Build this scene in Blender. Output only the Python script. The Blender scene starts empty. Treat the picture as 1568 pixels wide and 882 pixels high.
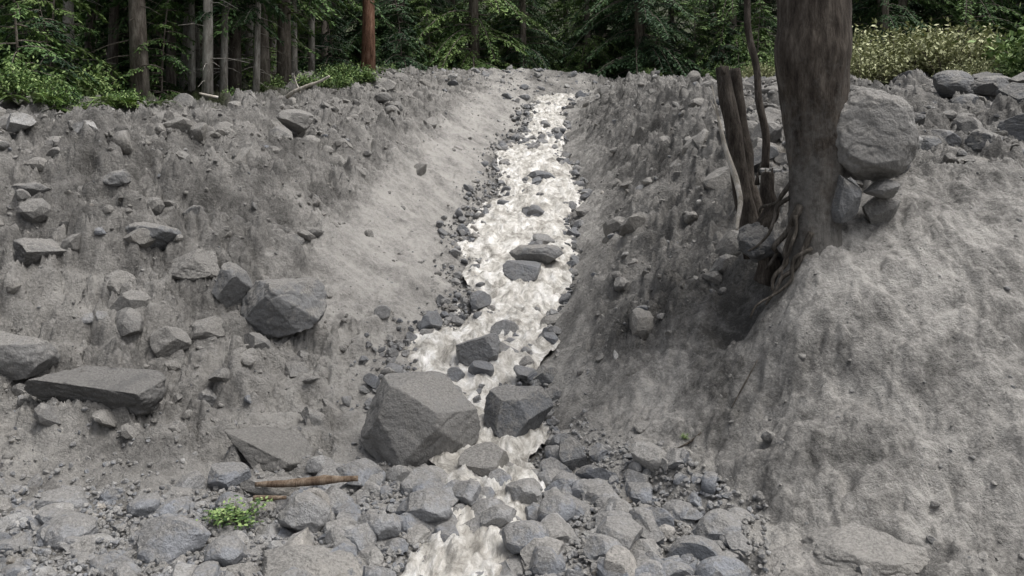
import bpy, bmesh, math, time
import numpy as np
from mathutils import Vector
T0=time.time()
rng=np.random.default_rng(7)
D=bpy.data
scene=bpy.context.scene
COL=scene.collection

# ------------------------------------------------------------------ noise
_A=np.random.default_rng(1).random((256,256))*2*np.pi
_GX=np.cos(_A); _GY=np.sin(_A)
def pn(x,y,seed=0):
    x=x+seed*17.31; y=y+seed*9.77
    xi=np.floor(x).astype(np.int64); yi=np.floor(y).astype(np.int64)
    fx=x-xi; fy=y-yi
    u=fx*fx*fx*(fx*(fx*6-15)+10); v=fy*fy*fy*(fy*(fy*6-15)+10)
    def g(i,j):
        a=(xi+i+seed*31)&255; b=(yi+j+seed*57)&255
        return _GX[a,b]*(fx-i)+_GY[a,b]*(fy-j)
    n0=g(0,0)*(1-u)+g(1,0)*u
    n1=g(0,1)*(1-u)+g(1,1)*u
    return (n0*(1-v)+n1*v)*1.5
def fbm(x,y,o,seed=0,gain=.5):
    s=0;a=1
    for i in range(o):
        s=s+a*pn(x*2**i,y*2**i,seed+i); a*=gain
    return s
def billow(x,y,o,seed=0,gain=.5,lac=2.1):
    s=0;a=1
    for i in range(o):
        s=s+a*np.abs(pn(x*lac**i,y*lac**i,seed+i)); a*=gain
    return s
_T3=np.random.default_rng(3).random((32,32,32))*2-1
def vn3(p,seed=0):
    p=p+seed*5.37
    i=np.floor(p).astype(int); f=p-i; f=f*f*(3-2*f)
    r=0
    for a in (0,1):
        for b in (0,1):
            for c in (0,1):
                w=(f[:,0] if a else 1-f[:,0])*(f[:,1] if b else 1-f[:,1])*(f[:,2] if c else 1-f[:,2])
                r=r+w*_T3[(i[:,0]+a)&31,(i[:,1]+b)&31,(i[:,2]+c)&31]
    return r
def sstep(a,b,x):
    t=np.clip((x-a)/(b-a),0,1); return t*t*(3-2*t)

# ------------------------------------------------------------------ mesh helpers
def mesh_np(name,V,F,mats,attrs=None,smooth=True,matidx=None):
    if not isinstance(F,list): F=[F]
    me=D.meshes.new(name)
    me.vertices.add(len(V)); me.vertices.foreach_set("co",np.ascontiguousarray(V,dtype=np.float32).ravel())
    li=np.concatenate([f.ravel() for f in F]).astype(np.int32)
    sizes=np.concatenate([np.full(len(f),f.shape[1]) for f in F])
    st=np.concatenate([[0],np.cumsum(sizes)[:-1]]).astype(np.int32)
    me.loops.add(len(li)); me.loops.foreach_set("vertex_index",li)
    me.polygons.add(len(sizes)); me.polygons.foreach_set("loop_start",st)
    me.update(calc_edges=True)
    me.polygons.foreach_set("use_smooth",np.full(len(sizes),smooth))
    if matidx is not None: me.polygons.foreach_set("material_index",np.asarray(matidx,dtype=np.int32))
    for m in (mats if isinstance(mats,(list,tuple)) else [mats]): me.materials.append(m)
    if attrs:
        for k,a in attrs.items():
            at=me.attributes.new(k,'FLOAT','POINT'); at.data.foreach_set("value",np.asarray(a,dtype=np.float32))
    me.update()
    return me
def add_obj(name,me,loc=(0,0,0),rot=(0,0,0),scale=(1,1,1),parent=None):
    o=D.objects.new(name,me); o.location=loc; o.rotation_euler=rot; o.scale=scale
    COL.objects.link(o)
    if parent: o.parent=parent
    return o
def ico(level):
    bm=bmesh.new(); bmesh.ops.create_icosphere(bm,subdivisions=level,radius=1)
    V=np.array([v.co[:] for v in bm.verts]); F=np.array([[v.index for v in f.verts] for f in bm.faces]); bm.free()
    return V,F
ICO={l:ico(l) for l in (2,3,4,6)}
def unit(v): return v/np.maximum(np.linalg.norm(v,axis=-1,keepdims=True),1e-9)

# ------------------------------------------------------------------ materials
def new_mat(name):
    m=D.materials.new(name); m.use_nodes=True
    nt=m.node_tree; nt.nodes.clear()
    out=nt.nodes.new('ShaderNodeOutputMaterial'); b=nt.nodes.new('ShaderNodeBsdfPrincipled')
    nt.links.new(b.outputs[0],out.inputs[0])
    return m,nt,b
class NB:
    def __init__(s,nt): s.nt=nt; s.tc=nt.nodes.new('ShaderNodeTexCoord').outputs['Object']
    def lk(s,a,b): s.nt.links.new(a,b)
    def noise(s,scale,detail=5,rough=.6,vec=None,stretch=None,dist=0):
        n=s.nt.nodes.new('ShaderNodeTexNoise'); n.inputs['Scale'].default_value=scale
        n.inputs['Detail'].default_value=detail; n.inputs['Roughness'].default_value=rough
        n.inputs['Distortion'].default_value=dist
        v=vec or s.tc
        if stretch:
            mp=s.nt.nodes.new('ShaderNodeMapping'); mp.inputs['Scale'].default_value=stretch
            s.lk(v,mp.inputs[0]); v=mp.outputs[0]
        s.lk(v,n.inputs['Vector']); return n.outputs['Fac']
    def voro(s,scale,feature='F1',vec=None):
        n=s.nt.nodes.new('ShaderNodeTexVoronoi'); n.feature=feature; n.inputs['Scale'].default_value=scale
        s.lk(vec or s.tc,n.inputs['Vector']); return n.outputs['Distance']
    def attr(s,name):
        n=s.nt.nodes.new('ShaderNodeAttribute'); n.attribute_name=name; return n.outputs['Fac']
    def math(s,op,a,b=None,clamp=False):
        n=s.nt.nodes.new('ShaderNodeMath'); n.operation=op; n.use_clamp=clamp
        for i,v in enumerate((a,b)):
            if v is None: continue
            if isinstance(v,(int,float)): n.inputs[i].default_value=v
            else: s.lk(v,n.inputs[i])
        return n.outputs[0]
    def ramp(s,fac,stops):
        n=s.nt.nodes.new('ShaderNodeValToRGB'); e=n.color_ramp.elements
        while len(e)<len(stops): e.new(.5)
        for el,(p,c) in zip(e,stops):
            el.position=p; el.color=(*c,1) if len(c)==3 else c
        s.lk(fac,n.inputs[0]); return n.outputs[0]
    def mix(s,fac,a,b,mode='MIX'):
        n=s.nt.nodes.new('ShaderNodeMix'); n.data_type='RGBA'; n.blend_type=mode
        for sock,v in ((n.inputs[0],fac),(n.inputs[6],a),(n.inputs[7],b)):
            if isinstance(v,(int,float)): sock.default_value=v
            elif isinstance(v,tuple): sock.default_value=(*v,1)
            else: s.lk(v,sock)
        return n.outputs[2]
    def bump(s,h,strength,dist,nrm=None):
        n=s.nt.nodes.new('ShaderNodeBump'); n.inputs['Distance'].default_value=dist
        if isinstance(strength,(int,float)): n.inputs['Strength'].default_value=strength
        else: s.lk(strength,n.inputs['Strength'])
        s.lk(h,n.inputs['Height'])
        if nrm: s.lk(nrm,n.inputs['Normal'])
        return n.outputs[0]

def g3(v,warm=1.0): return (v*(1+.035*warm),v*(1.0),v*(1-.06*warm))

def mat_ground():
    m,nt,b=new_mat('mud_ground'); n=NB(nt)
    damp_shade=n.attr('damp_shade'); forest=n.attr('forest'); sm=n.attr('packed')  # first attribute: soil tone and dampness, plus some shade painted in
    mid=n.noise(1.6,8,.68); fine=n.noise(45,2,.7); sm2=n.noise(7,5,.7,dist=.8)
    f=n.math('ADD',damp_shade,n.math('MULTIPLY',n.math('SUBTRACT',mid,.5),2.2))
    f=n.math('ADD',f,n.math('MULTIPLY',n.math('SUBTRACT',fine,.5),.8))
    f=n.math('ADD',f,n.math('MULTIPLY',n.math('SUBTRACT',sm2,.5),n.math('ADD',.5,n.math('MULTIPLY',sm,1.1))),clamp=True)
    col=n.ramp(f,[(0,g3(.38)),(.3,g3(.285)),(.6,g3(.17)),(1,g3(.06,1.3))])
    vs=n.voro(60)
    spk=n.ramp(vs,[(0.0,(1,1,1)),(.2,(0,0,0))])
    spk2=n.math('MULTIPLY',spk,n.math('GREATER_THAN',mid,.5))
    col=n.mix(n.math('MULTIPLY',spk2,.4),col,g3(.42,.3))
    spk3=n.math('MULTIPLY',spk,n.math('LESS_THAN',mid,.47))
    col=n.mix(n.math('MULTIPLY',spk3,.5),col,g3(.10,.5))
    fl=n.ramp(mid,[(.35,(.02,.017,.01)),(.55,(.035,.045,.014)),(.7,(.06,.09,.025))])
    col=n.mix(forest,col,fl)
    n.lk(col,b.inputs['Base Color'])
    n.lk(n.math('SUBTRACT',.85,n.math('MULTIPLY',f,.25)),b.inputs['Roughness'])
    b.inputs['Specular IOR Level'].default_value=.35
    h=n.math('ADD',n.noise(18,5,.78),n.math('MULTIPLY',sm2,.7))
    stg=n.math('SUBTRACT',1.0,n.math('MULTIPLY',sm,.30))
    n.lk(n.bump(h,stg,.07),b.inputs['Normal'])
    return m
def mat_rock(name,lo,hi,mud=.5,rough=.75,warm=.3,wet=False):
    m,nt,b=new_mat(name); n=NB(nt)
    geo=nt.nodes.new('ShaderNodeNewGeometry')
    tint=n.attr('tint')
    base=n.noise(4.5,6,.72)
    spk=n.noise(55,2,.75)
    f=n.math('ADD',n.math('MULTIPLY',base,.6),n.math('MULTIPLY',spk,.4))
    c=n.ramp(f,[(.36,g3(lo,warm)),(.64,g3(hi,warm))])
    tc=n.ramp(tint,[(0,(.54,.57,.62)),(.35,(.80,.84,.91)),(.6,(1,1,1)),(.85,(1.3,1.28,1.24)),(1,(1.25,1.12,.95))])
    c=n.mix(1.0,c,tc,'MULTIPLY')
    sep=nt.nodes.new('ShaderNodeSeparateXYZ'); n.lk(geo.outputs['Normal'],sep.inputs[0])
    mf=n.math('ADD',n.math('MULTIPLY',sep.outputs[2],.55),n.math('MULTIPLY',n.math('SUBTRACT',.5,base),3.0))
    mf=n.math('MULTIPLY',n.math('SUBTRACT',mf,.10,),2.5,clamp=True)
    mf=n.math('MULTIPLY',mf,mud)
    mudc=n.ramp(spk,[(.3,g3(.15)),(.7,g3(.32))])
    c=n.mix(mf,c,mudc)
    n.lk(c,b.inputs['Base Color']); b.inputs['Roughness'].default_value=rough
    b.inputs['Specular IOR Level'].default_value=.6 if wet else .3
    n.lk(n.bump(n.noise(14,5,.75),.9,.045),b.inputs['Normal'])
    return m
def mat_water():
    m,nt,b=new_mat('muddy_water'); n=NB(nt)
    foam=n.noise(4.5,8,.75,stretch=(1.0,.5,1),dist=.7)
    c=n.ramp(foam,[(.34,(.19,.178,.157)),(.43,(.36,.342,.308)),(.50,(.53,.51,.47)),(.57,(.70,.685,.65)),(.66,(.88,.87,.855))])
    n.lk(c,b.inputs['Base Color']); b.inputs['Roughness'].default_value=.38
    b.inputs['Specular IOR Level'].default_value=.5
    n.lk(n.bump(foam,.9,.08),b.inputs['Normal'])
    return m
def mat_bark(name,c0,c1,c2,mud=0,zmud=0,sc=9):
    m,nt,b=new_mat(name); n=NB(nt)
    f=n.noise(sc,7,.78,stretch=(1,1,.22))
    c=n.ramp(f,[(.36,c0),(.5,c1),(.64,c2)])
    if mud:
        sep=nt.nodes.new('ShaderNodeSeparateXYZ'); n.lk(n.tc,sep.inputs[0])
        z=n.math('SUBTRACT',zmud,sep.outputs[2])
        mf=n.math('ADD',n.math('MULTIPLY',z,.8),n.math('MULTIPLY',n.math('SUBTRACT',n.noise(5,6,.75),.5),3.2))
        mf=n.math('MULTIPLY',n.math('ADD',mf,.25,clamp=True),mud)
        c=n.mix(mf,c,n.ramp(n.noise(20,6,.75),[(.3,g3(.10)),(.7,g3(.20))]))
    n.lk(c,b.inputs['Base Color']); b.inputs['Roughness'].default_value=.9
    b.inputs['Specular IOR Level'].default_value=.2
    n.lk(n.bump(f,1.0,.05),b.inputs['Normal'])
    return m
def mat_leaf(name,dark,mid,lite):
    m,nt,b=new_mat(name); n=NB(nt)
    lf=n.attr('lf')
    oi=nt.nodes.new('ShaderNodeObjectInfo')
    f=n.math('ADD',n.math('MULTIPLY',lf,.9),n.math('MULTIPLY',n.math('SUBTRACT',oi.outputs['Random'],.3),.4))
    c=n.ramp(f,[(.1,dark),(.5,mid),(.95,lite)])
    n.lk(c,b.inputs['Base Color']); b.inputs['Roughness'].default_value=.6
    b.inputs['Specular IOR Level'].default_value=.3
    return m
M_ground=mat_ground()
M_rock=mat_rock('cobble_stone',.18,.34,.75,warm=.0)
M_bould=mat_rock('boulder_stone',.13,.23,.75,warm=.5)
M_mudrock=mat_rock('mud_coated_stone',.15,.27,1.0,warm=.9)
M_clod=mat_rock('mud_clod',.10,.25,.95,warm=.9,rough=.9)
M_slab=mat_rock('dark_slab',.07,.14,.5,warm=.5)
M_wet=mat_rock('wet_stone',.10,.24,.3,rough=.4,warm=-.2,wet=True)
M_water=mat_water()
M_bark=mat_bark('conifer_bark',(.06,.05,.042),(.15,.13,.11),(.30,.27,.235))
M_barkp=mat_bark('pale_bark',(.14,.13,.11),(.32,.30,.27),(.5,.48,.44))
M_barkr=mat_bark('reddish_bark',(.05,.028,.018),(.16,.085,.055),(.28,.18,.13))
M_barkmud=mat_bark('mud_splashed_bark',(.028,.022,.018),(.072,.06,.05),(.15,.13,.11),mud=.85,zmud=.35,sc=12)
M_dead=mat_bark('dead_wood',(.025,.02,.017),(.065,.055,.046),(.14,.122,.105),sc=14)
M_root=mat_bark('muddy_root',(.035,.03,.025),(.09,.08,.068),(.19,.17,.15),sc=14)
M_pale=mat_bark('peeled_wood',(.3,.27,.22),(.5,.46,.40),(.7,.67,.62),sc=14)
M_plank=mat_bark('driftwood',(.12,.08,.055),(.24,.18,.13),(.38,.31,.24),sc=14)
M_con=mat_leaf('conifer_foliage',(.014,.035,.018),(.042,.086,.038),(.105,.175,.07))
M_conl=mat_leaf('cedar_foliage',(.024,.055,.018),(.08,.15,.045),(.21,.30,.10))
M_shr=mat_leaf('shrub_foliage',(.03,.065,.02),(.12,.20,.06),(.33,.43,.17))
M_yel=mat_leaf('yellow_shrub_foliage',(.12,.135,.06),(.28,.30,.15),(.48,.49,.29))

# ------------------------------------------------------------------ terrain loft
SEC=[
(-40,[(-60,-1.6),(-9,-1.65),(-6,-1.65),(-4,-1.65),(-2.5,-1.65),(-.9,-1.65),(-.4,-1.65),(.1,-1.65),(1.2,-1.65),(2.3,-1.65),(3.3,-1.65),(5,-1.65),(60,-1.5)]),
(1.5,[(-60,-1.5),(-9,-1.65),(-6,-1.65),(-4,-1.65),(-2.5,-1.65),(-.9,-1.65),(-.4,-1.65),(.1,-1.65),(1.2,-1.65),(2.3,-1.65),(3.3,-1.65),(5,-1.6),(60,-1)]),
(3.6,[(-60,-1.2),(-8,-2.3),(-6,-2.5),(-4,-2.7),(-2.5,-2.75),(-.9,-2.8),(-.4,-2.88),(.1,-2.8),(1.2,-2.75),(2.3,-2.72),(3.3,-2.7),(5,-2.4),(60,-1)]),
(5.6,[(-60,-1),(-8,-2.0),(-6,-2.4),(-4,-2.6),(-2.5,-2.66),(-.9,-2.7),(-.4,-2.78),(.1,-2.7),(1.2,-2.66),(2.3,-2.6),(3.3,-2.45),(5,-1.5),(60,0)]),
(6.2,[(-60,-.8),(-8,-1.7),(-5.5,-2.3),(-3.7,-2.56),(-2.5,-2.63),(-.8,-2.66),(-.2,-2.74),(.3,-2.66),(1.5,-2.6),(2.16,-1.98),(2.92,-1.75),(3.8,-1.6),(60,.2)]),
(7.0,[(-60,-.5),(-8,-.9),(-5.5,-2.0),(-4.2,-2.45),(-2.5,-2.58),(-.7,-2.62),(0,-2.70),(.5,-2.62),(.85,-2.52),(1.42,-2.3),(2.44,-1.05),(3.4,-.72),(60,.3)]),
(7.5,[(-60,-.3),(-8,-.5),(-5.3,-1.9),(-4,-2.25),(-2.5,-2.5),(-1.0,-2.58),(.1,-2.66),(.41,-2.6),(.65,-2.42),(1.24,-2.02),(2.62,-.65),(3.6,-.3),(60,.5)]),
(8.3,[(-60,0),(-8,0),(-5,-1.8),(-3.7,-1.98),(-2.4,-2.35),(-1.1,-2.5),(-.2,-2.56),(.39,-2.47),(.62,-2.22),(1.37,-1.67),(2.9,-.5),(3.9,.02),(60,.6)]),
(9.0,[(-60,.3),(-8,.2),(-5.4,-1.26),(-4,-1.54),(-2.5,-2.12),(-1.15,-2.42),(-.35,-2.46),(.4,-2.35),(.65,-2.1),(1.5,-1.38),(2.75,-.4),(3.8,.08),(60,.6)]),
(10.,[(-60,.6),(-8,.3),(-6,-.33),(-4.47,-.71),(-2.3,-1.78),(-1.1,-2.2),(-.4,-2.26),(.39,-2.2),(.73,-1.86),(1.65,-1.09),(2.65,-.25),(3.56,.1),(60,.7)]),
(11.5,[(-60,.9),(-8,.6),(-5.6,.42),(-3.8,-.29),(-1.9,-1.42),(-.83,-1.93),(-.1,-2.0),(.58,-1.94),(1.02,-1.52),(1.99,-.47),(2.87,.24),(4.1,.46),(60,.8)]),
(13.5,[(-60,1.2),(-8.1,.9),(-4.5,.72),(-3.14,.07),(-1.9,-.8),(-.74,-1.46),(.15,-1.52),(1.04,-1.45),(1.51,-.96),(2.33,-.03),(3.16,.74),(4.8,.85),(60,1.2)]),
(17.,[(-60,1.5),(-10.2,1.2),(-3.8,1.13),(-2.8,.68),(-1.6,.03),(-.55,-.55),(.45,-.62),(1.40,-.55),(1.8,-.17),(2.5,.55),(3.46,1.33),(6.06,1.33),(60,2)]),
(20.5,[(-60,2),(-12,1.6),(-3.6,1.82),(-2.5,1.38),(-1.2,.75),(-.14,.28),(.6,.22),(1.3,.28),(1.7,.58),(2.3,1.2),(3.23,1.8),(7.3,1.75),(60,2.5)]),
(24.,[(-60,2.5),(-14,2.1),(-3.7,2.5),(-2.28,2.06),(-.8,1.5),(.3,1.03),(.85,.98),(1.4,1.03),(1.75,1.23),(2.4,1.78),(3.3,2.3),(8.6,2.2),(60,3)]),
(29.,[(-60,3),(-17,2.6),(-4.1,3.2),(-2.3,3.15),(-.3,2.8),(.8,2.4),(1.4,2.36),(2.1,2.4),(2.5,2.49),(3.2,2.7),(3.9,2.93),(10.3,2.8),(60,3.6)]),
(32.,[(-60,3.3),(-17,2.9),(-4.5,3.4),(-2.3,3.55),(0,3.72),(.7,3.8),(1.3,3.85),(2.3,3.72),(2.8,3.6),(3.5,3.4),(4.3,3.25),(11,3.1),(60,4)]),
(40.,[(-60,4),(-17,3.4),(-4.5,3.5),(-2.3,3.5),(0,3.5),(.7,3.5),(1.3,3.5),(2.3,3.5),(2.8,3.5),(3.5,3.5),(4.3,3.5),(11,3.4),(60,4.5)]),
(60.,[(-60,8),(-17,7),(-4.5,7),(-2.3,7),(0,7),(.7,7),(1.3,7),(2.3,7),(2.8,7),(3.5,7),(4.3,7),(11,7),(60,8)]),
(260.,[(-60,95)]+[(x,95) for x in (-17,-4.5,-2.3,0,.7,1.3,2.3,2.8,3.5,4.3,11)]+[(60,95)]),
]
SY=np.array([s[0] for s in SEC],float); SX=np.array([[p[0] for p in s[1]] for s in SEC]); SZ=np.array([[p[1] for p in s[1]] for s in SEC])
K=13
xd=np.arange(-9,9.001,.019)
o=[9.0];st=.019
while o[-1]<160: st*=1.034; o.append(o[-1]+st)
o=np.array(o[1:]); gx=np.concatenate([-o[::-1],xd,o])
ys=[4.6]
while ys[-1]<38: ys.append(ys[-1]*1.0023)
st=.12
while ys[-1]<260: st*=1.06; ys.append(ys[-1]+st)
yb=[4.6];st=.02
while yb[-1]>-40: st*=1.1; yb.append(yb[-1]-st)
gy=np.array(yb[1:][::-1]+ys)
NX,NY=len(gx),len(gy)
fy=np.linspace(-40,260,6001)
bx=np.array([np.interp(fy,SY,SX[:,k]) for k in range(K)]); bz=np.array([np.interp(fy,SY,SZ[:,k]) for k in range(K)])
ker=np.hanning(11); ker/=ker.sum()
for k in range(K):
    bx[k]=np.convolve(np.pad(bx[k],5,'edge'),ker,'valid'); bz[k]=np.convolve(np.pad(bz[k],5,'edge'),ker,'valid')
wob_c=.14*np.sin(fy*1.1+.6)*sstep(8,10,fy)*(1-sstep(27,29,fy))
for k in (5,6,7): bx[k]+=wob_c+(.2*pn(fy*1.1,fy*0+k*3.1,k))*sstep(8,10,fy)*(1-sstep(27,29,fy))
def bps(y):
    return (np.array([np.interp(y,fy,bx[k]) for k in range(K)]),np.array([np.interp(y,fy,bz[k]) for k in range(K)]))
BX,BZ=bps(gy)
Z=np.empty((NY,NX)); TP=np.empty((NY,NX))
xk=np.hanning(17); xk/=xk.sum()
X,Y=np.meshgrid(gx,gy)
wx=X+ .12*pn(X*.9,Y*.9,5)+.06*pn(X*2.5,Y*2.5,6)
wx=np.where((Y>5)&(Y<34),wx,X)
for j in range(NY):
    z=np.interp(wx[j],BX[:,j],BZ[:,j])
    z[8:-8]=np.convolve(z,xk,'valid'); Z[j]=z
    TP[j]=np.interp(wx[j],BX[:,j],np.arange(K))
CY=np.arange(4.9,28.8,.1)
cbx,cbz=bps(CY)
cpx=(cbx[5]+cbx[7])/2; cz=np.minimum(cbz[5],cbz[7]); chw=(cbx[7]-cbx[5])/2*.97
chw=np.where(CY<7.6,np.minimum(chw,.38),chw)
cz=cz-.03*(CY<7.0)
bend=np.array([[1.7,29.4,2.40,.5],[2.3,29.9,2.45,.5],[3.2,30.2,2.5,.45],[4.3,30.4,2.55,.45],[6,30.6,2.62,.45],[8.5,31,2.75,.5]])
PX=np.concatenate([cpx,bend[:,0]]);PY=np.concatenate([CY,bend[:,1]]);PZ=np.concatenate([cz,bend[:,2]]);PW=np.concatenate([chw,bend[:,3]])
s=np.concatenate([[0],np.cumsum(np.hypot(np.diff(PX),np.diff(PY)))])
ss=np.arange(0,s[-1],.03)
PX,PY,PZ,PW=[np.interp(ss,s,a) for a in (PX,PY,PZ,PW)]
kk=np.hanning(31);kk/=kk.sum()
PX,PY,PZ,PW=[np.convolve(np.pad(a,15,'edge'),kk,'valid') for a in (PX,PY,PZ,PW)]
jm=(gy>28)&(gy<33); im=(gx>0)&(gx<10)
sub=np.ix_(jm,im)
dmin=np.full(X[sub].shape,99.);zz=np.zeros_like(dmin)
bl=np.linspace(0,1,60);bq=np.linspace(0,1,len(bend))
for a,b,c in zip(np.interp(bl,bq,bend[:,0]),np.interp(bl,bq,bend[:,1]),np.interp(bl,bq,bend[:,2])):
    d=np.hypot(X[sub]-a,Y[sub]-b); mk=d<dmin; dmin=np.where(mk,d,dmin); zz=np.where(mk,c,zz)
Z[sub]=np.minimum(Z[sub],zz-.06+np.maximum(0,dmin-.4)*.5)

front=1-sstep(7.0,8.0,Y)
act=sstep(4.0,5.0,Y)*(1-sstep(33,37,Y))
left=(TP<5.2)
tl=np.interp(TP,[0,3.0,3.4,3.8,5,5.3],[1,1,.85,.22,.12,0])
nearl=(1-sstep(9.5,12,Y))*(TP<4.6)
rl=np.where(left,np.maximum(tl,nearl*.75),0)
tr=np.interp(TP,[6.8,7.2,8,8.6,9.4,10.4,12],[0,.12,.25,.75,1,.9,.8])
mudface=sstep(7.7,8.8,TP)*(1-sstep(7.7,8.8,Y))
rr=np.where(TP>6.8,tr*(1-.85*mudface),0)
rough=np.clip(rl+rr,0,1)*act
chan=np.interp(TP,[4.8,5.1,6.9,7.2],[0,1,1,0])*act
floor=front*(TP<8.3)
rough=rough*(1-.7*floor*(Y<7.4))
n1=fbm(X*.55,Y*.55,3,11); n2=fbm(X*1.7,Y*1.7,3,21); n3=fbm(X*6,Y*6,4,31,.6)
wx2=X+.16*n2;wy2=Y+.16*pn(X*2,Y*2,77)
b1=billow(wx2*1.6,wy2*1.6,2,41,.5); b2=billow(wx2*4.4,wy2*4.4,4,45,.66)
Z+=act*(.10*n1*(1-chan)*(.35+.65*rough))
Z+=rough*(.04*n2+.30*(b1-.45)+.17*(b2-.5))
Z+=act*(1-rough)*(.008*n3+.02*n2+.014*(b2-.5))
mf=mudface*act
sand=act*np.interp(TP,[3.2,3.8,4.9,5.1],[0,1,1,0])*sstep(8.5,10.5,Y)
Z+=sand*(.02*pn(X*1.2,Y*7,51)+.02*pn(X*9,Y*3,52))
def terrace(mask,stp,amt,warp):
    global Z
    zt=Z+warp; fr=(zt/stp)-np.floor(zt/stp)
    Z=Z+mask*amt*stp*(sstep(.1,.9,fr)-fr)
ter=act*sstep(-6.5,-5.5,X)*(1-sstep(-1.6,-1.1,X))*sstep(7.2,7.8,Y)*(1-sstep(10.5,11.5,Y))
terrace(ter,.30,.85,.16*n2+.14*n1)
lump=fbm(X*1.0+.3*n2,Y*1.1,3,61,.45)
patch=sstep(-.1,.45,pn(X*.8+3,Y*.8,88))
Z+=mf*(.14*lump+.022*(b2-.5)+patch*.06*(billow(wx2*3.1+.2*n1,wy2*2.8,4,65,.6)-.5)+.012*n3)
Z-=.5*np.exp(-(((X-2.12)/.34)**2+((Y-7.8)/.34)**2))
Z+=sstep(36,60,Y)*1.2*fbm(X*.06,Y*.06,3,81)

def stamp(cx,cy,r,hgt,asp,ang,tilt,seed):
    i0,i1=np.searchsorted(gx,[cx-r*1.1,cx+r*1.1]); j0,j1=np.searchsorted(gy,[cy-r*1.1,cy+r*1.1])
    if i1-i0<2 or j1-j0<2: return
    dx=X[j0:j1,i0:i1]-cx; dy=Y[j0:j1,i0:i1]-cy
    ca,sa=math.cos(ang),math.sin(ang)
    a=(dx*ca+dy*sa)/r; b=(-dx*sa+dy*ca)/(r*asp)
    q=a*a+b*b
    q=q*(1+.3*pn(dx*1.6/r+seed,dy*1.6/r,3))
    dome=np.sqrt(np.clip(1-q,0,1))
    dome=np.minimum(dome,.55+tilt[0]*a+tilt[1]*b)
    Z[j0:j1,i0:i1]+= (hgt*np.clip(dome,0,1))*(q<1)
def tpz(x,y):
    j=min(np.searchsorted(gy,y),NY-1); i=min(np.searchsorted(gx,x),NX-1)
    return TP[j,i],rough[j,i],mf[j,i]
cnt=0
for k in range(9000):
    y=5+ (rng.random()**1.4)*27
    x=rng.uniform(-.66,.66)*y
    t,r_,m_=tpz(x,y)
    if 4.95<t<7.05: continue
    if rng.random()>r_*1.0+.05+.12*m_: continue
    r=.022+.05*rng.pareto(2.0); r=min(r,.36)*(1 if y<14 else 1.35)
    if r_<.4: r=min(r,.07 if m_<.5 else .13)
    stamp(x,y,r,r*rng.uniform(.3,.7)*(1 if r<.1 else .8)*(.4 if m_>.5 else 1),rng.uniform(.6,1),rng.uniform(0,3.14),rng.uniform(-.4,.4,2),k); cnt+=1
for k in range(320):
    y=rng.uniform(5.8,8.2); x=rng.uniform(1.2,5.2)
    t,r_,m_=tpz(x,y)
    if m_<.5: continue
    r=.04+.03*rng.pareto(2.0); r=min(r,.18)
    stamp(x,y,r,-r*rng.uniform(.25,.5),rng.uniform(.5,1),rng.uniform(0,3.14),rng.uniform(-.4,.4,2),k)
for k in range(90):
    y=rng.uniform(9,26); x=y*rng.uniform(.36,.66)
    r=rng.uniform(.15,.5)
    stamp(x,y,r,r*rng.uniform(.35,.6),rng.uniform(.6,1),rng.uniform(0,3.14),rng.uniform(-.4,.4,2),k)
for (x,y,r,h) in [(-3.5,10.0,.6,.38),(-4.6,9.8,.55,.32),(-5.4,10.8,.6,.34),(-4.3,11.4,.5,.30),(-3.9,9.0,.5,.24),(-4.9,9.0,.5,.24),(-2.9,10.7,.42,.24),(-6.1,11.9,.6,.3),(-2.6,8.5,.4,.15),(-3.6,12.2,.45,.26)]:
    stamp(x,y,r,h,.8,x*3,(.25,-.3),int(abs(x*50)))

def hz(x,y):
    i=np.clip(np.searchsorted(gx,x)-1,0,NX-2); j=np.clip(np.searchsorted(gy,y)-1,0,NY-2)
    fx=np.clip((x-gx[i])/(gx[i+1]-gx[i]),0,1); fy_=np.clip((y-gy[j])/(gy[j+1]-gy[j]),0,1)
    return (Z[j,i]*(1-fx)+Z[j,i+1]*fx)*(1-fy_)+(Z[j+1,i]*(1-fx)+Z[j+1,i+1]*fx)*fy_
damp_shade=.34+.0*X
damp_shade=np.where(TP<5,np.interp(TP,[0,2.5,3.3,3.8,4.7,5],[.54,.56,.50,.20,.20,.45]),damp_shade)
damp_shade=np.where(TP>7,np.interp(TP,[7,7.25,7.5,8.2,9,10,11,12],[.5,.32,.22,.38,.66,.62,.55,.55]),damp_shade)
nl=(1-sstep(9,11,Y))*(TP<5); damp_shade=damp_shade*(1-nl)+nl*(.36-.14*sstep(-3.6,-2.2,X))
damp_shade=damp_shade*(1-mf)+mf*.42
damp_shade=np.where((TP>=5)&(TP<=7),.5,damp_shade)
damp_shade=damp_shade-.12*n1
damp_shade+= .6*np.exp(-(((X-2.08)/.42)**2+((Y-7.8)/.42)**2))  # shade of the hollow beneath the tree, painted as darker ground
damp_shade+= .34*np.exp(-(((X+3.1)/1.0)**2+((Y-9.9)/.8)**2))  # dark soil, with shadow around the left-bank clods painted into the colour
fo=sstep(34,36,Y+1.2*n1)
leftback=sstep(15.5,17,Y+n1)*(1-sstep(-1.3,-.3,X-(-.20*Y-1.0)+n1*.8))
rightback=sstep(0,1.5,X-(.28*Y+4)+n1)*sstep(24,27,Y)
fo=np.clip(fo+leftback+rightback+sstep(25,30,np.abs(X)),0,1)
idx=np.arange(NX*NY).reshape(NY,NX)
F=np.stack([idx[:-1,:-1],idx[:-1,1:],idx[1:,1:],idx[1:,:-1]],-1).reshape(-1,4)
me=mesh_np('ground',np.stack([X,Y,Z],-1).reshape(-1,3),F,M_ground,{'damp_shade':damp_shade.ravel(),'forest':fo.ravel(),'packed':np.clip(mf*.9+sand*.5,0,1).ravel()})
add_obj('ground',me)
print('ground',NX,NY,cnt,time.time()-T0)

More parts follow.
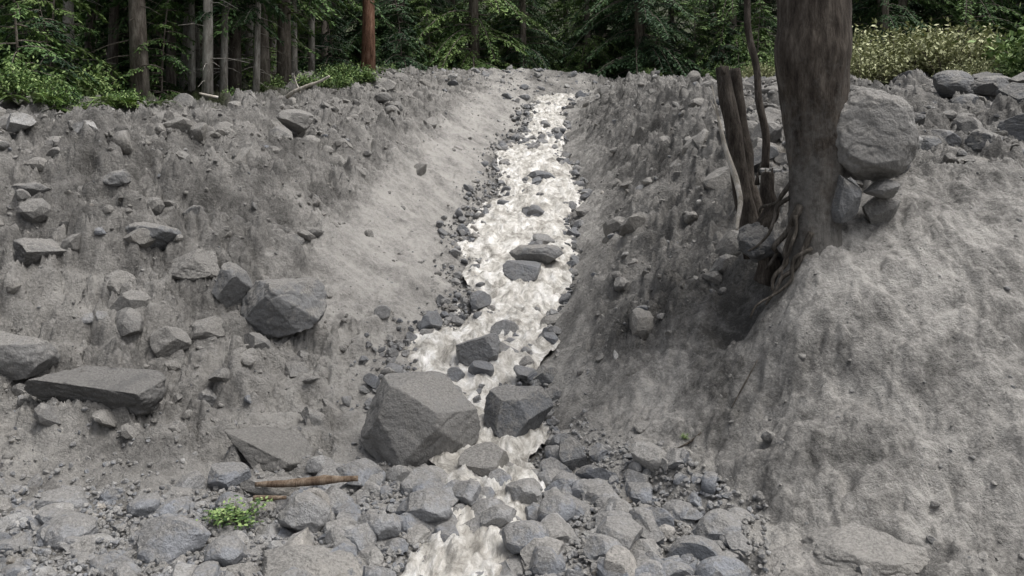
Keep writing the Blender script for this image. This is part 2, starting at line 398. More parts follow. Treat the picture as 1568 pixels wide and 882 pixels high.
# ------------------------------------------------------------------ creek water
tx=np.linspace(-1,1,60)
dxp=np.gradient(PX);dyp=np.gradient(PY);ln=np.hypot(dxp,dyp);nxp=dyp/ln;nyp=-dxp/ln
wv=1.03+.25*pn(ss*.9,ss*0+3.3,2)
WX=PX[:,None]+nxp[:,None]*tx*PW[:,None]*wv[:,None]*1.02
WY=PY[:,None]+nyp[:,None]*tx*PW[:,None]*wv[:,None]*1.02
step=.05*np.sin(ss*2.6+1.2*pn(ss*.7,ss*0,4)*3)
WZ=PZ[:,None]+.04+step[:,None]*.6+.05*fbm(WX*2.6,WY*1.7,3,91)+.08*billow(WX*5,WY*3,4,95,.6)-.05*np.abs(tx)**3
idx=np.arange(WX.size).reshape(WX.shape)
F=np.stack([idx[:-1,:-1],idx[:-1,1:],idx[1:,1:],idx[1:,:-1]],-1).reshape(-1,4)
add_obj('creek_water',mesh_np('creek_water',np.stack([WX,WY,WZ],-1).reshape(-1,3),F,M_water))

# ------------------------------------------------------------------ rocks
def rock_shape(level,r,npl=13,lo=.45,hi=.8,nz=.03,seed=0,planes=None):
    V=ICO[level][0].copy()
    P=unit(r.normal(size=(npl,3))); dd=r.uniform(lo,hi,npl)
    if planes: P=np.concatenate([P,unit(np.array([p[:3] for p in planes],float))]); dd=np.concatenate([dd,[p[3] for p in planes]])
    for n_,d_ in zip(P,dd):
        e=np.maximum(0,V@n_-d_); V-=e[:,None]*n_
    f=(1+nz*vn3(V*2.2,seed)+nz*.6*vn3(V*5,seed+1))
    if level>=4:
        w=np.abs(vn3(V*3.3+2,seed+5)); f=f+nz*.35*vn3(V*12,seed+2)+nz*.2*vn3(V*26,seed+3)-.05*np.clip(.16-w,0,1)/.16*(nz/.04)*.5
    V*=f[:,None]
    m=np.abs(V).max(0); return V/m
def rotm(a,b,c):
    ca,sa,cb,sb,cc,sc=math.cos(a),math.sin(a),math.cos(b),math.sin(b),math.cos(c),math.sin(c)
    return np.array([[cc,-sc,0],[sc,cc,0],[0,0,1]])@np.array([[cb,0,sb],[0,1,0],[-sb,0,cb]])@np.array([[1,0,0],[0,ca,-sa],[0,sa,ca]])
def boulder(x,y,z,w,h,d=None,mat=None,seed=0,rz=0,ry=0,rx=0,planes=None,npl=12,tint=.6,name='boulder',lo=.5,hi=.85,nz=.045):
    r=np.random.default_rng(seed+100)
    lv=6 if w>.6 else 4
    V=rock_shape(lv,r,npl,lo,hi,nz,seed,planes)
    V=V*np.array([w/2,(d or w*.8)/2,h/2])@rotm(rx,ry,rz).T
    me=mesh_np(name,V,ICO[lv][1],mat or M_bould,{'tint':np.full(len(V),tint)},smooth=(lv==6))
    return add_obj(name,me,(x,y,z))
B=boulder
def G(x,y,o=0): return float(hz(x,y))+o
B(-.84,7.62,-2.22,1.14,1.02,.95,seed=1,planes=[(-.9,-.2,.25,.62),(-.15,-.95,.15,.5),(.35,-.3,.85,.48),(.75,-.7,.2,.6),(-.2,0,1,.62),(.5,-.9,-.3,.62),(-.6,-.7,-.2,.66)],npl=3,tint=.66,ry=.12,lo=.7)
B(.04,7.95,-2.27,.70,.60,.6,seed=2,planes=[(-.2,-.9,.3,.5),(.6,-.6,.4,.55),(0,-.2,1,.55),(-.8,-.4,.3,.6),(.7,-.5,-.5,.6)],npl=4,tint=.22,ry=-.1)
B(-.33,9.7,-2.08,.62,.42,.5,seed=3,mat=M_wet,tint=.55)
B(-.62,9.35,-2.28,.22,.2,seed=33,mat=M_wet,tint=.4)
B(.22,12.55,-1.48,.72,.46,.6,seed=4,mat=M_wet,tint=.4,planes=[(.2,-.2,1,.35),(-.3,-.9,.3,.4)])
B(.36,13.1,-1.34,.85,.34,.5,seed=5,mat=M_mudrock,tint=.4)
B(.6,18.2,-.25,.7,.4,.5,seed=55,mat=M_wet,tint=.3)
B(.35,15.6,-.85,.5,.3,.4,seed=56,mat=M_wet,tint=.3)
B(-.21,7.28,-2.54,.50,.34,.4,seed=6,mat=M_mudrock,tint=.65)
B(-2.55,9.45,-1.52,1.0,.74,.8,seed=7,planes=[(-.2,-.95,-.3,.5),(.5,-.6,.5,.55),(0,0,1,.6),(-.7,-.5,.4,.6)],npl=6,tint=.4,nz=.07,mat=M_mudrock)
B(-3.14,9.6,G(-3.14,9.6,.05),.50,.62,.5,seed=8,mat=M_mudrock,tint=.4)
B(-3.75,7.7,G(-3.75,7.55,.10),1.25,.50,.75,seed=9,planes=[(-.1,-.9,-.25,.45),(.1,-.3,1,.42)],npl=6,tint=.6,ry=.06,mat=M_slab,nz=.06)
B(-4.75,8.0,G(-4.75,7.9,.12),.98,.62,.7,seed=10,mat=M_mudrock,tint=.5,planes=[(0,-.2,1,.5),(0,-1,-.2,.6)])
B(-2.15,7.5,G(-2.15,7.4,.07),.86,.38,.5,seed=11,mat=M_slab,tint=.85,planes=[(0,-.5,.9,.4)],ry=.25)
B(-3.66,14.4,.80,.68,.42,.5,seed=12,mat=M_mudrock,tint=.6)
B(-5.62,11.3,G(-5.62,11.3,.08),.42,.28,.3,seed=13,mat=M_rock,tint=.8,ry=.4)
B(-6.6,11.4,G(-6.6,11.4,.08),.5,.34,.4,seed=14,mat=M_rock,tint=.7)
B(3.10,7.42,.28,.84,.84,.64,seed=15,mat=M_mudrock,planes=[(-.1,-1,.15,.7),(.9,-.1,.1,.92)],npl=6,tint=.55,lo=.84,hi=.99,nz=.06)
B(3.20,7.36,-.20,.32,.20,.3,seed=16,mat=M_mudrock,tint=.5)
B(2.86,7.34,-.28,.28,.50,.3,seed=17,mat=M_clod,tint=.35)
B(3.25,7.5,-.38,.36,.30,.3,seed=47,mat=M_clod,tint=.55)
B(3.68,7.9,.24,.24,.22,seed=19,mat=M_rock,tint=.75)
B(2.42,5.70,-2.60,1.05,.42,.6,seed=20,mat=M_mudrock,tint=.7,lo=.7,hi=.95)
B(1.48,5.98,-2.58,.42,.36,seed=21,mat=M_rock,tint=.5,lo=.7,hi=.95)
B(-2.33,5.85,-2.58,.54,.38,.4,seed=22,mat=M_rock,tint=.4,lo=.65,hi=.9)
B(-1.35,5.62,-2.64,.80,.26,.4,seed=23,mat=M_mudrock,tint=.75,lo=.65,hi=.9)
B(-1.52,6.25,-2.54,.38,.32,seed=24,mat=M_rock,tint=.62,lo=.7,hi=.95)
B(-2.35,7.0,-2.54,.38,.28,seed=25,mat=M_rock,tint=.35)
B(-1.9,6.8,-2.56,.55,.26,.35,seed=26,mat=M_mudrock,tint=.75)
B(-1.25,7.0,-2.53,.42,.28,.35,seed=27,mat=M_rock,tint=.4,ry=.2)
B(.52,7.3,-2.45,.26,.40,.3,seed=28,mat=M_clod,tint=.3)
B(.42,8.6,-2.33,.3,.34,.3,seed=29,mat=M_clod,tint=.3)
B(.36,9.1,-2.25,.3,.28,.3,seed=30,mat=M_clod,tint=.3)
B(.45,10.2,-2.05,.3,.28,.3,seed=48,mat=M_wet,tint=.3)
for k,(x,y,w,t_) in enumerate([(-.65,6.4,.42,.5),(.35,6.4,.36,.3),(1.0,6.7,.32,.3),(.1,5.9,.36,.4),(-.75,6.9,.4,.55),(.1,6.75,.34,.7),(.75,6.1,.32,.45),(-3.1,6.0,.36,.5),(-.1,7.0,.3,.4),(-.95,6.1,.34,.5),(-.1,6.3,.3,.6),(-2.8,6.5,.3,.4),(.6,5.75,.3,.5),(-1.9,5.7,.3,.4),(-.35,6.75,.34,.5),(.45,6.95,.28,.4),(-3.4,6.5,.4,.55),(-2.6,6.9,.3,.6),(.7,6.6,.3,.6),(1.25,6.35,.3,.4),(-2.1,6.4,.3,.5)]):
    B(x,y,-2.57,w,w*.7,w*.8,seed=300+k,mat=M_rock,tint=t_,lo=.65,hi=.92,rz=k)
for k,(u,y,w) in enumerate([(.515,15,.95),(.56,14,.7),(.58,11,.7),(.53,12,.5),(.47,11.5,.45),(.60,16,1.1),(.5,18,.9),(.44,14,.5),(.62,9.6,.8),(.56,9.2,.5),(.60,12.5,.9),(.42,17,.6),(.55,20,1.0),(.48,9.5,.4),(.5,10.4,.5),(.46,13,.55),(.53,13.4,.6),(.57,17.5,1.0),(.47,21,.9)]):
    x=u*y; B(x,y,float(hz(x,y))+w*.16,w,w*.62,seed=60+k,mat=M_clod if k%2 else M_bould,tint=rng.uniform(.2,.6),rz=rng.uniform(0,3))
for k,(x,y,w) in enumerate([(-4.9,10.6,.4),(-4.1,10.9,.42),(-5.8,10.3,.5),(-3.4,10.5,.35),(-4.3,9.3,.5),(-3.5,8.7,.5),(-6.9,12.3,.5),(-3.0,8.3,.35),(-1.9,8.1,.3),(-2.9,11.3,.3),(-3.3,9.1,.55),(-2.3,9.0,.4),(-3.6,9.8,.75),(-2.8,10.0,.5),(-4.2,9.9,.7),(-5.1,9.3,.65)]):
    B(x,y,float(hz(x,y))-w*.05,w,w*.7,seed=90+k,mat=M_clod,tint=rng.uniform(.3,.7),rz=rng.uniform(0,3),nz=.06)
VAR={}
for lv in (2,3):
    VAR[lv]=[rock_shape(lv,np.random.default_rng(500+i),int(rng.integers(6,13)),.42,.9,.05,i) for i in range(32)]
def stones(name,pos,rad,mat,lv=3,flat=(.45,.85),sink=.25,tint=None,seed=0):
    r=np.random.default_rng(seed); n=len(rad); Fb=ICO[lv][1]; nv=len(ICO[lv][0])
    sink=np.broadcast_to(sink,(n,))
    V=np.empty((n,nv,3))
    for i in range(n):
        v=VAR[lv][r.integers(32)]*np.array([1,r.uniform(.55,.95),r.uniform(*flat)])
        V[i]=(v@rotm(r.normal()*.4,r.normal()*.4,r.uniform(0,6.28)).T)*rad[i]
    V[:,:,0]+=pos[:,0,None];V[:,:,1]+=pos[:,1,None];V[:,:,2]+=(pos[:,2]+rad*(.5-sink))[:,None]
    F=(Fb[None]+(np.arange(n)*nv)[:,None,None]).reshape(-1,3)
    tn=np.repeat(r.random(n) if tint is None else tint,nv)
    return add_obj(name,mesh_np(name,V.reshape(-1,3),F,mat,{'tint':tn},smooth=False))
def P3(x,y): return np.stack([x,y,hz(x,y)],-1)
n=3300; y=rng.uniform(4.9,7.6,n); x=rng.uniform(-.64,.27,n)*y
edge=np.interp(y,[4.9,5.7,6.2,6.8,7.5],[3.0,2.3,1.75,1.35,.6])
lim=np.interp(x,[-4.5,-2.5,-1.5,1],[6.5,6.8,7.3,7.5])
k=(x<edge)&(y<lim+rng.normal(size=n)*.2)&((np.abs(x+.42)>.32)|(y>6.15)|(rng.random(n)<.12))&((np.abs(x-.05)>.22)|(y<6.95)|(rng.random(n)<.3)); x,y=x[k],y[k]
r=np.clip(.014+.024*rng.pareto(1.4,len(x)),0,.19)
stones('gravel',P3(x,y),r,M_rock,3,seed=1,sink=.30+.35*(x<-1.6)+.2*rng.random(len(x)),tint=rng.beta(1.8,1.8,len(x)))
n=13000; y=rng.uniform(4.9,7.9,n); x=rng.uniform(-.64,.3,n)*y
edge=np.interp(y,[4.9,5.7,6.2,6.8,7.6],[3.2,2.4,1.85,1.4,.7])
lim=np.interp(x,[-4.5,-2.5,-1.2,1],[6.3,6.7,7.4,7.9]); k=(x<edge)&((y<lim+rng.normal(size=n)*.15)|(rng.random(n)<.12)); x,y=x[k],y[k]
stones('gravel',P3(x,y)+np.stack([0*x,0*x,rng.uniform(0,.03,len(x))*(y<7.0)],-1),rng.uniform(.008,.032,len(x)),M_rock,2,seed=2,sink=.2,tint=.35+.55*rng.random(len(x)))
def along(n,tfun,y0,y1):
    y=y0+(y1-y0)*rng.random(n)**1.5; bxx,_=bps(y); t=tfun(n)
    i=np.clip(t.astype(int),0,K-2); f=t-i; ar=np.arange(n)
    return bxx[i,ar]*(1-f)+bxx[i+1,ar]*f,y
x,y=along(1700,lambda n:5.0+rng.normal(size=n)*.19+.03,8.4,28)
stones('creek_stones',P3(x,y)+np.array([0,0,.02]),np.clip(.014+.018*rng.pareto(2.0,len(x)),0,.11)*np.where(y>14,1.2,1),M_wet,3,seed=3,sink=.1,tint=rng.uniform(.3,.95,len(x)))
x,y=along(1000,lambda n:7.02-np.abs(rng.normal(size=n))*.17+.06,7.6,28)
stones('creek_stones',P3(x,y)+np.array([0,0,.02]),np.clip(.014+.018*rng.pareto(2.0,len(x)),0,.11)*np.where(y>14,1.2,1),M_wet,3,seed=4,sink=.1,tint=rng.uniform(.2,.9,len(x)))
NC=32; nm=NC*13
cy_=8.8+19*rng.random(NC)**1.3
y=np.repeat(cy_,13)+rng.normal(size=nm)*.35
tt_=np.clip(np.repeat(rng.uniform(5.2,6.8,NC),13)+rng.normal(size=nm)*.22,5.1,6.9)
bxx,_=bps(y); ii_=tt_.astype(int); f_=tt_-ii_; ar=np.arange(nm); x=bxx[ii_,ar]*(1-f_)+bxx[ii_+1,ar]*f_
stones('creek_stones',P3(x,y)+np.array([0,0,.065]),np.clip(.03+.028*rng.pareto(2.0,len(x)),0,.19),M_wet,3,seed=5,sink=.2,tint=rng.uniform(.1,.9,len(x)))
n=30000; y=5.2+rng.random(n)**1.5*26; x=rng.uniform(-.66,.66,n)*y
ii=np.clip(np.searchsorted(gx,x),0,NX-1); jj=np.clip(np.searchsorted(gy,y),0,NY-1)
t=TP[jj,ii]; rg=rough[jj,ii]
base=((t<5)|(t>7))&(fo[jj,ii]<.5)&(mf[jj,ii]<.4)
k=base&(rng.random(n)<(.03+.5*rg**1.5)*np.where(t<5,.75,1.1))
stones('mud_clods',P3(x[k],y[k]),np.clip(.012+.02*rng.pareto(1.9,k.sum()),0,.24)*np.where(y[k]>12,1.3,1),M_clod,2,seed=6,sink=.6,tint=.5+.3*rng.random(k.sum()))
k=base&(rng.random(n)<.04+.03*rg+.08*(t>8))
stones('bank_stones',P3(x[k],y[k]),np.clip(.010+.012*rng.pareto(2.0,k.sum()),0,.08)*np.where(y[k]>12,1.3,1),M_rock,2,seed=16,sink=.35,tint=rng.random(k.sum()))
k=(mf[jj,ii]>.3)&(rng.random(n)<.12)
stones('mud_clods',P3(x[k],y[k]),np.clip(.008+.011*rng.pareto(1.9,k.sum()),0,.09),M_mudrock,2,seed=26,sink=.6,tint=.3+.4*rng.random(k.sum()))
x,y=along(2000,lambda n:rng.uniform(10.3,11.9,n)*1.0,8.4,26); k=(x<.66*y); x,y=x[k],y[k]
stones('bank_stones',P3(x,y),np.clip(.04+.04*rng.pareto(2.0,len(x)),0,.3),M_clod,3,seed=7,sink=.2,tint=.2+rng.random(len(x))*.7)
x,y=along(1200,lambda n:rng.uniform(1.3,2.9,n),9.5,28); k=(x>-.66*y)&(hz(x,y)>.1); x,y=x[k],y[k]
stones('bank_stones',P3(x,y),np.clip(.03+.03*rng.pareto(2.0,len(x)),0,.24),M_clod,3,seed=8,sink=.5,tint=.45+rng.random(len(x))*.35)
n=900; x=rng.uniform(-5,6,n); y=rng.uniform(27,33.5,n)
stones('bank_stones',P3(x,y),np.clip(.03+.03*rng.pareto(2.0,n),0,.22),M_rock,2,seed=9,sink=.3,tint=.3+rng.random(n)*.5)
print('rocks',time.time()-T0)

# ------------------------------------------------------------------ tubes
def tube(pts,rad,sides=10,nz=0,seed=0,res=None,caps=True):
    pts=np.array(pts,float); rad=np.array(rad,float)
    if res:
        t=np.linspace(0,len(pts)-1,res); ti=np.arange(len(pts))
        pp=np.stack([np.interp(t,ti,pts[:,c]) for c in range(3)],-1)
        k=max(3,(res//len(pts))|1); kr=np.hanning(k+2)[1:-1]; kr/=kr.sum(); h=k//2
        pp2=np.stack([np.convolve(np.pad(pp[:,c],h,'edge'),kr,'valid') for c in range(3)],-1); pp2[0]=pts[0];pp2[-1]=pts[-1]
        pts=pp2; rad=np.interp(t,ti,rad)
        rad=np.convolve(np.pad(rad,h,'edge'),kr,'valid')
    tg=unit(np.gradient(pts,axis=0)); ref=np.array([0,1,0.]) if abs(tg[:,1]).mean()<.8 else np.array([1.,0,0])
    u=unit(np.cross(tg,ref)); v=np.cross(tg,u)
    a=np.linspace(0,2*np.pi,sides,endpoint=False)
    V=pts[:,None]+rad[:,None,None]*(np.cos(a)[None,:,None]*u[:,None]+np.sin(a)[None,:,None]*v[:,None])
    n=len(pts)
    if nz:
        q=V.reshape(-1,3); w=vn3(q*np.array([9,9,2.5]),seed)*.6+vn3(q*np.array([22,22,7]),seed+3)*.4
        V=pts[:,None]+(V-pts[:,None])*(1+nz*w.reshape(n,sides,1))
    V=V.reshape(-1,3)
    ix=np.arange(n*sides).reshape(n,sides); nx=np.roll(ix,-1,1)
    F=np.stack([ix[:-1],nx[:-1],nx[1:],ix[1:]],-1).reshape(-1,4)
    if caps:
        V=np.concatenate([V,pts[:1],pts[-1:]]); c0=n*sides;c1=c0+1
        r0=np.stack([nx[0],ix[0],np.full(sides,c0)],-1)
        r1=np.stack([ix[-1],nx[-1],np.full(sides,c1)],-1)
        return V,F,np.concatenate([r0,r1])
    return V,F,np.zeros((0,3),int)
def join(parts):
    Vs=[];Q=[];T=[];o=0
    for V,Fq,Ft in parts:
        Vs.append(V);Q.append(Fq+o);T.append(Ft+o);o+=len(V)
    return np.concatenate(Vs),np.concatenate(Q),np.concatenate(T)
def tubes_obj(name,parts,mat,parent=None):
    V,Q,T=join(parts); fs=[Q]+([T] if len(T) else [])
    return add_obj(name,mesh_np(name,V,fs,mat),parent=parent)

# ------------------------------------------------------------------ foliage
def leaves(P,Dv,N,L,W):
    S=unit(np.cross(Dv,N))
    a=P; b=P+Dv*(L*.45)[:,None]+S*(W*.5)[:,None]; c=P+Dv*L[:,None]; d=P+Dv*(L*.45)[:,None]-S*(W*.5)[:,None]
    return np.stack([a,b,c,d],1).reshape(-1,3),np.arange(len(P)*4).reshape(-1,4)
def conifer(seed,H=15,crown=.4,n_br=110,Lmax=3.0,droop=.35,leafL=.12,rad=.2,dead=0):
    r=np.random.default_rng(seed)
    parts=[]
    bend_=r.normal(size=2)*.25
    tp=[(bend_[0]*t*t,bend_[1]*t*t,H*t-.5*(t==0)) for t in np.linspace(0,1,9)]
    parts.append(tube(tp,[rad*(1.12 if i==0 else 1)*(1-.93*i/8) for i in range(9)],10,.08,seed))
    for k in range(dead):
        h=r.uniform(.5,crown+.5); a=r.uniform(0,6.28); L=r.uniform(.3,1.1)
        d_=np.array([math.cos(a),math.sin(a),r.uniform(-.3,.1)])
        parts.append(tube([np.array([0,0,h]),np.array([0,0,h])+d_*L*.5,np.array([0,0,h])+d_*L+np.array([0,0,-.1])],[.014,.009,.004],4,caps=False))
    LP=[];LD=[];LN=[];LL=[];LW=[];LB=[]
    for b in range(n_br):
        q=r.random()**1.35
        h=crown+(H-crown-.3)*q
        hi=h>6.5
        if hi and r.random()<.45: continue
        tt=h/H; L=(Lmax*(1-tt)**.8+.35)*r.uniform(.6,1.1); a=r.uniform(0,6.283)
        base=np.array([bend_[0]*tt*tt,bend_[1]*tt*tt,h]); dh=np.array([math.cos(a),math.sin(a),0]); sd=np.array([-dh[1],dh[0],0])
        up=r.uniform(-.1,.25)
        tk=np.linspace(0,1,6); bp=base+dh*(L*tk)[:,None]+np.array([0,0,1])*((up*L*tk-droop*L*tk**2*r.uniform(.7,1.4)))[:,None]+sd*(.08*L*tk**2*r.normal())[:,None]
        parts.append(tube(bp,np.linspace(.022,.004,6)*(.6+.3*L),4,caps=False))
        sp=.075 if not hi else .2
        m=int(L/sp)+1; ts=np.linspace(.12,1,m)
        bb=r.random()
        for sgn in (-1,1):
            pos=np.stack([np.interp(ts,tk,bp[:,c]) for c in range(3)],-1)
            tl=(.12+.33*L/3)*(1-.65*ts)*r.uniform(.6,1.25,m)*1.2
            td=unit(dh*.65+sd*sgn*.9+np.array([0,0,-.25])+r.normal(size=(m,3))*.16)
            nl=6 if not hi else 3
            for q2 in range(nl):
                f=(q2+.6)/nl
                pp=pos+td*(tl*f)[:,None]+np.array([0,0,-1])*(tl*f*f*.35)[:,None]
                dd=unit(td+sd*((-1)**q2)*.35+dh*.2+np.array([0,0,-.35])+r.normal(size=(m,3))*.25)
                nn=unit(np.array([0,0,1])+r.normal(size=(m,3))*.35)
                k=r.random(m)<.93
                sc=(1 if not hi else 2.4)
                LP.append(pp[k]);LD.append(dd[k]);LN.append(nn[k]);LL.append((leafL*r.uniform(.7,1.4,m)*sc)[k]);LW.append((leafL*.42*r.uniform(.7,1.3,m)*sc)[k]);LB.append(np.full(k.sum(),bb))
    V1,Q1,T1=join(parts)
    P,Dv,N,L,W,BB=[np.concatenate(q) for q in (LP,LD,LN,LL,LW,LB)]
    V2,F2=leaves(P,Dv,N,L,W)
    lf=np.repeat(r.random(len(P))*.5+.5*BB,4)
    V=np.concatenate([V1,V2]); Q=np.concatenate([Q1,F2+len(V1)])
    fs=[Q]+([T1] if len(T1) else [])
    mi=np.concatenate([np.zeros(len(Q1)),np.ones(len(F2)),np.zeros(len(T1))]).astype(int)
    at=np.concatenate([np.zeros(len(V1)),lf])
    return V,fs,mi,at
def conifer_mesh(nm,mats,**k):
    V,fs,mi,at=conifer(**k)
    return mesh_np(nm,V,fs,mats,{'lf':at},matidx=mi)
FM=[conifer_mesh('conifer_a',[M_bark,M_con],seed=1,crown=.3,n_br=110,H=12),
    conifer_mesh('conifer_b',[M_bark,M_con],seed=2,crown=.2,n_br=120,Lmax=2.6,droop=.5,H=12),
    conifer_mesh('cedar_a',[M_bark,M_conl],seed=3,crown=.4,n_br=110,Lmax=2.8,droop=.6,H=12),
    conifer_mesh('cedar_b',[M_bark,M_conl],seed=4,crown=.2,n_br=110,Lmax=2.3,droop=.45,H=10,rad=.14)]
TM=[conifer_mesh('tall_a',[M_bark,M_conl],seed=11,crown=3.2,n_br=50,H=14,rad=.17,Lmax=2.4,droop=.6,dead=14),
    conifer_mesh('tall_b',[M_barkp,M_con],seed=12,crown=2.8,n_br=50,H=13,rad=.12,Lmax=2.1,droop=.6,dead=14),
    conifer_mesh('tall_c',[M_bark,M_conl],seed=13,crown=2.6,n_br=50,H=13,rad=.14,Lmax=2.2,droop=.6,dead=14)]
YM=[conifer_mesh('sapling_a',[M_bark,M_conl],seed=21,crown=.15,n_br=50,H=4.2,rad=.035,Lmax=1.2,droop=.4,leafL=.10),
    conifer_mesh('sapling_b',[M_bark,M_con],seed=22,crown=.15,n_br=50,H=3.4,rad=.03,Lmax=1.1,droop=.5,leafL=.10)]
print('foliage',time.time()-T0)
df=D.objects.new('distant_forest',None); COL.objects.link(df)
r=np.random.default_rng(5); c=0
for yy,sp in ((35.2,2.5),(38.5,2.9),(43,3.6),(50,4.6)):
    xx=-.72*yy-3
    while xx<.72*yy+3:
        x=xx+r.normal()*.5; y=yy+r.normal()*.7
        m=FM[r.choice(4,p=[.3,.25,.25,.2])]
        s_=r.uniform(.8,1.25)*(1+max(0,yy-40)*.02)
        add_obj('tree_%d'%c,m,(x,y,float(hz(x,y))-.1),(r.normal()*.02,r.normal()*.02,r.uniform(0,6.28)),(s_,s_,s_),df); c+=1
        xx+=sp*r.uniform(.8,1.2)
for k in range(16):
    y=r.uniform(27,34); x=y*r.uniform(.36,.75)+1
    s_=r.uniform(.7,1.1); add_obj('tree_%d'%c,FM[r.integers(4)],(x,y,float(hz(x,y))-.1),(0,0,r.uniform(0,6.28)),(s_,)*3,df); c+=1
for k in range(18):
    y=r.uniform(28,34); x=-y*r.uniform(.26,.8)-1
    s_=r.uniform(.7,1.1); add_obj('tree_%d'%c,FM[r.integers(4)],(x,y,float(hz(x,y))-.1),(0,0,r.uniform(0,6.28)),(s_,)*3,df); c+=1
for (u,y,m,s_) in [(-.435,18,0,1.1),(-.40,20.5,2,.9),(-.385,22,1,1),(-.357,18.5,1,1.0),(-.325,21,2,1.1),(-.309,24,1,1),(-.291,21,0,1.0),(-.267,22,0,1.1),(-.345,26,0,1),(-.47,21,2,1),(-.52,18.5,1,1.1),(-.56,22,0,1),(-.235,27,1,.9),(-.22,30,2,.9),(-.415,25,0,.9),(-.37,27,1,1.2),(-.098,35,1,.9),(-.50,24,2,1),(-.28,25.5,1,.8),(-.33,24,2,.9),(-.255,26,1,.8),(-.375,19.5,1,.7),(-.338,19.5,1,.75),(-.30,20,1,.7)]:
    x=u*y; add_obj('conifer_tree',TM[m],(x,y,float(hz(x,y))-.1),(r.normal()*.025,r.normal()*.03,r.uniform(0,6.28)),(s_*1.0,s_*1.0,s_),None)
mred=conifer_mesh('red_trunk_conifer',[M_barkr,M_conl],seed=31,crown=4.5,n_br=40,H=15,rad=.22,Lmax=2.4,droop=.5)
add_obj('red_barked_conifer_tree',mred,(-4.42,26.3,float(hz(-4.42,26.3))-.2))
for (x,y,m,s_) in [(-9.2,17,0,1),(-10.2,18,1,.9),(-8.6,16,1,.7),(-7.6,18.5,0,.8),(-11.5,20,0,1.2),(-6.8,24,0,1),(-4,31,1,1),(-3.2,33.5,0,1),(8.9,31,0,.9),(8.2,33,1,1),(7.2,33.5,0,.9),(-9.8,22,1,1.1),(-7.5,27,0,1),(12.5,19,0,.9),(5.6,33.5,1,.7),(-12.4,19,0,1.2),(-5.9,28,1,.9),(-8.9,15.4,0,.9),(-9.8,16,1,1)]:
    add_obj('conifer_sapling',YM[m],(x,y,float(hz(x,y))-.05),(0,0,r.uniform(0,6.28)),(s_,)*3)
def shrub_mesh(nm,mat,seed,w,h,n,ll=.09):
    r=np.random.default_rng(seed); parts=[];P=[];Dv=[]
    nst=max(8,int(n/90))
    for i in range(nst):
        a=r.uniform(0,6.28); rr=w/2*math.sqrt(r.random()); top=np.array([rr*math.cos(a),rr*math.sin(a),h*r.uniform(.45,1)*(1-.5*(rr/(w/2))**2)])
        b0=top*np.array([.3,.3,0]); mid=(b0+top)/2+np.array([0,0,.1*h])
        pts=np.array([b0,mid,top]); parts.append(tube(pts,[.012,.008,.003],4,caps=False,res=5))
        m=n//nst; t=r.uniform(.3,1.05,m)
        q=np.stack([np.interp(t,[0,.5,1],pts[:,c]) for c in range(3)],-1)+r.normal(size=(m,3))*np.array([.1,.1,.07])*min(1,w)
        P.append(q); Dv.append(unit(r.normal(size=(m,3))+np.array([math.cos(a)*.6,math.sin(a)*.6,-.1])))
    P=np.concatenate(P);Dv=np.concatenate(Dv);N=unit(np.array([0,0,1])+r.normal(size=P.shape)*.5)
    L=ll*r.uniform(.6,1.4,len(P)); V2,F2=leaves(P,Dv,N,L,L*.5)
    V1,Q1,T1=join(parts)
    return mesh_np(nm,np.concatenate([V1,V2]),[np.concatenate([Q1,F2+len(V1)])],[M_bark,mat],{'lf':np.concatenate([np.zeros(len(V1)),np.repeat(r.random(len(P)),4)])},matidx=np.concatenate([np.zeros(len(Q1)),np.ones(len(F2))]))
SH=[shrub_mesh('leafy_shrub',M_shr,1,1.6,1.1,2600),shrub_mesh('leafy_shrub_b',M_shr,2,1.0,.8,1500,.08),
    shrub_mesh('yellow_shrub',M_yel,3,2.0,1.2,3600,.08),shrub_mesh('low_plant',M_shr,4,.5,.35,500,.05)]
for (x,y,m,s_) in [(-8.3,14.6,0,.7),(-7.6,14.3,1,.7),(-9.2,15.5,0,1.2),(-6.6,14.6,1,.6),(-7.1,15.3,3,1.2),(-10,16,0,1.5),(-5.6,17.5,1,.6),(-4.6,19.5,1,.6),(-4.2,22.5,0,.7),(-3.9,21.8,1,.8),(-4.6,22.5,1,.8),(-6,21,0,.6),(-3.9,27,0,.6),(-8.6,17,0,1.1),(-10.5,18,0,1.6),(-4.4,21,0,.7),
    (9.6,23,2,1.3),(10.6,23.6,2,1.4),(11.8,23,2,1.5),(12.6,24.2,2,1.5),(13.6,24,2,1.2),(10.9,25.5,2,1.7),(9.4,25.5,2,1.3),(12.4,26,2,1.7),(8.8,24.5,2,1.0),(13.2,20.5,0,1.9),(12.3,20.2,0,1.1),(14,22,0,2.2),(7.2,29.5,0,.8),(8.3,29,2,.8),(6.1,30.6,1,.8),(9,30,0,1.1),(5.3,32.3,1,.8),(11.2,20.8,2,.8)]:
    add_obj('shrub',SH[m],(x,y,float(hz(x,y))-.05),(0,0,r.uniform(0,6.28)),(s_,)*3)
add_obj('green_plant',SH[3],(-2.0,6.2,float(hz(-2.0,6.2))+.05),(0,0,1),(1.0,.8,.45))
add_obj('green_plant',SH[3],(1.42,7.0,float(hz(1.42,7.0))),(0,0,1),(.15,.15,.15))
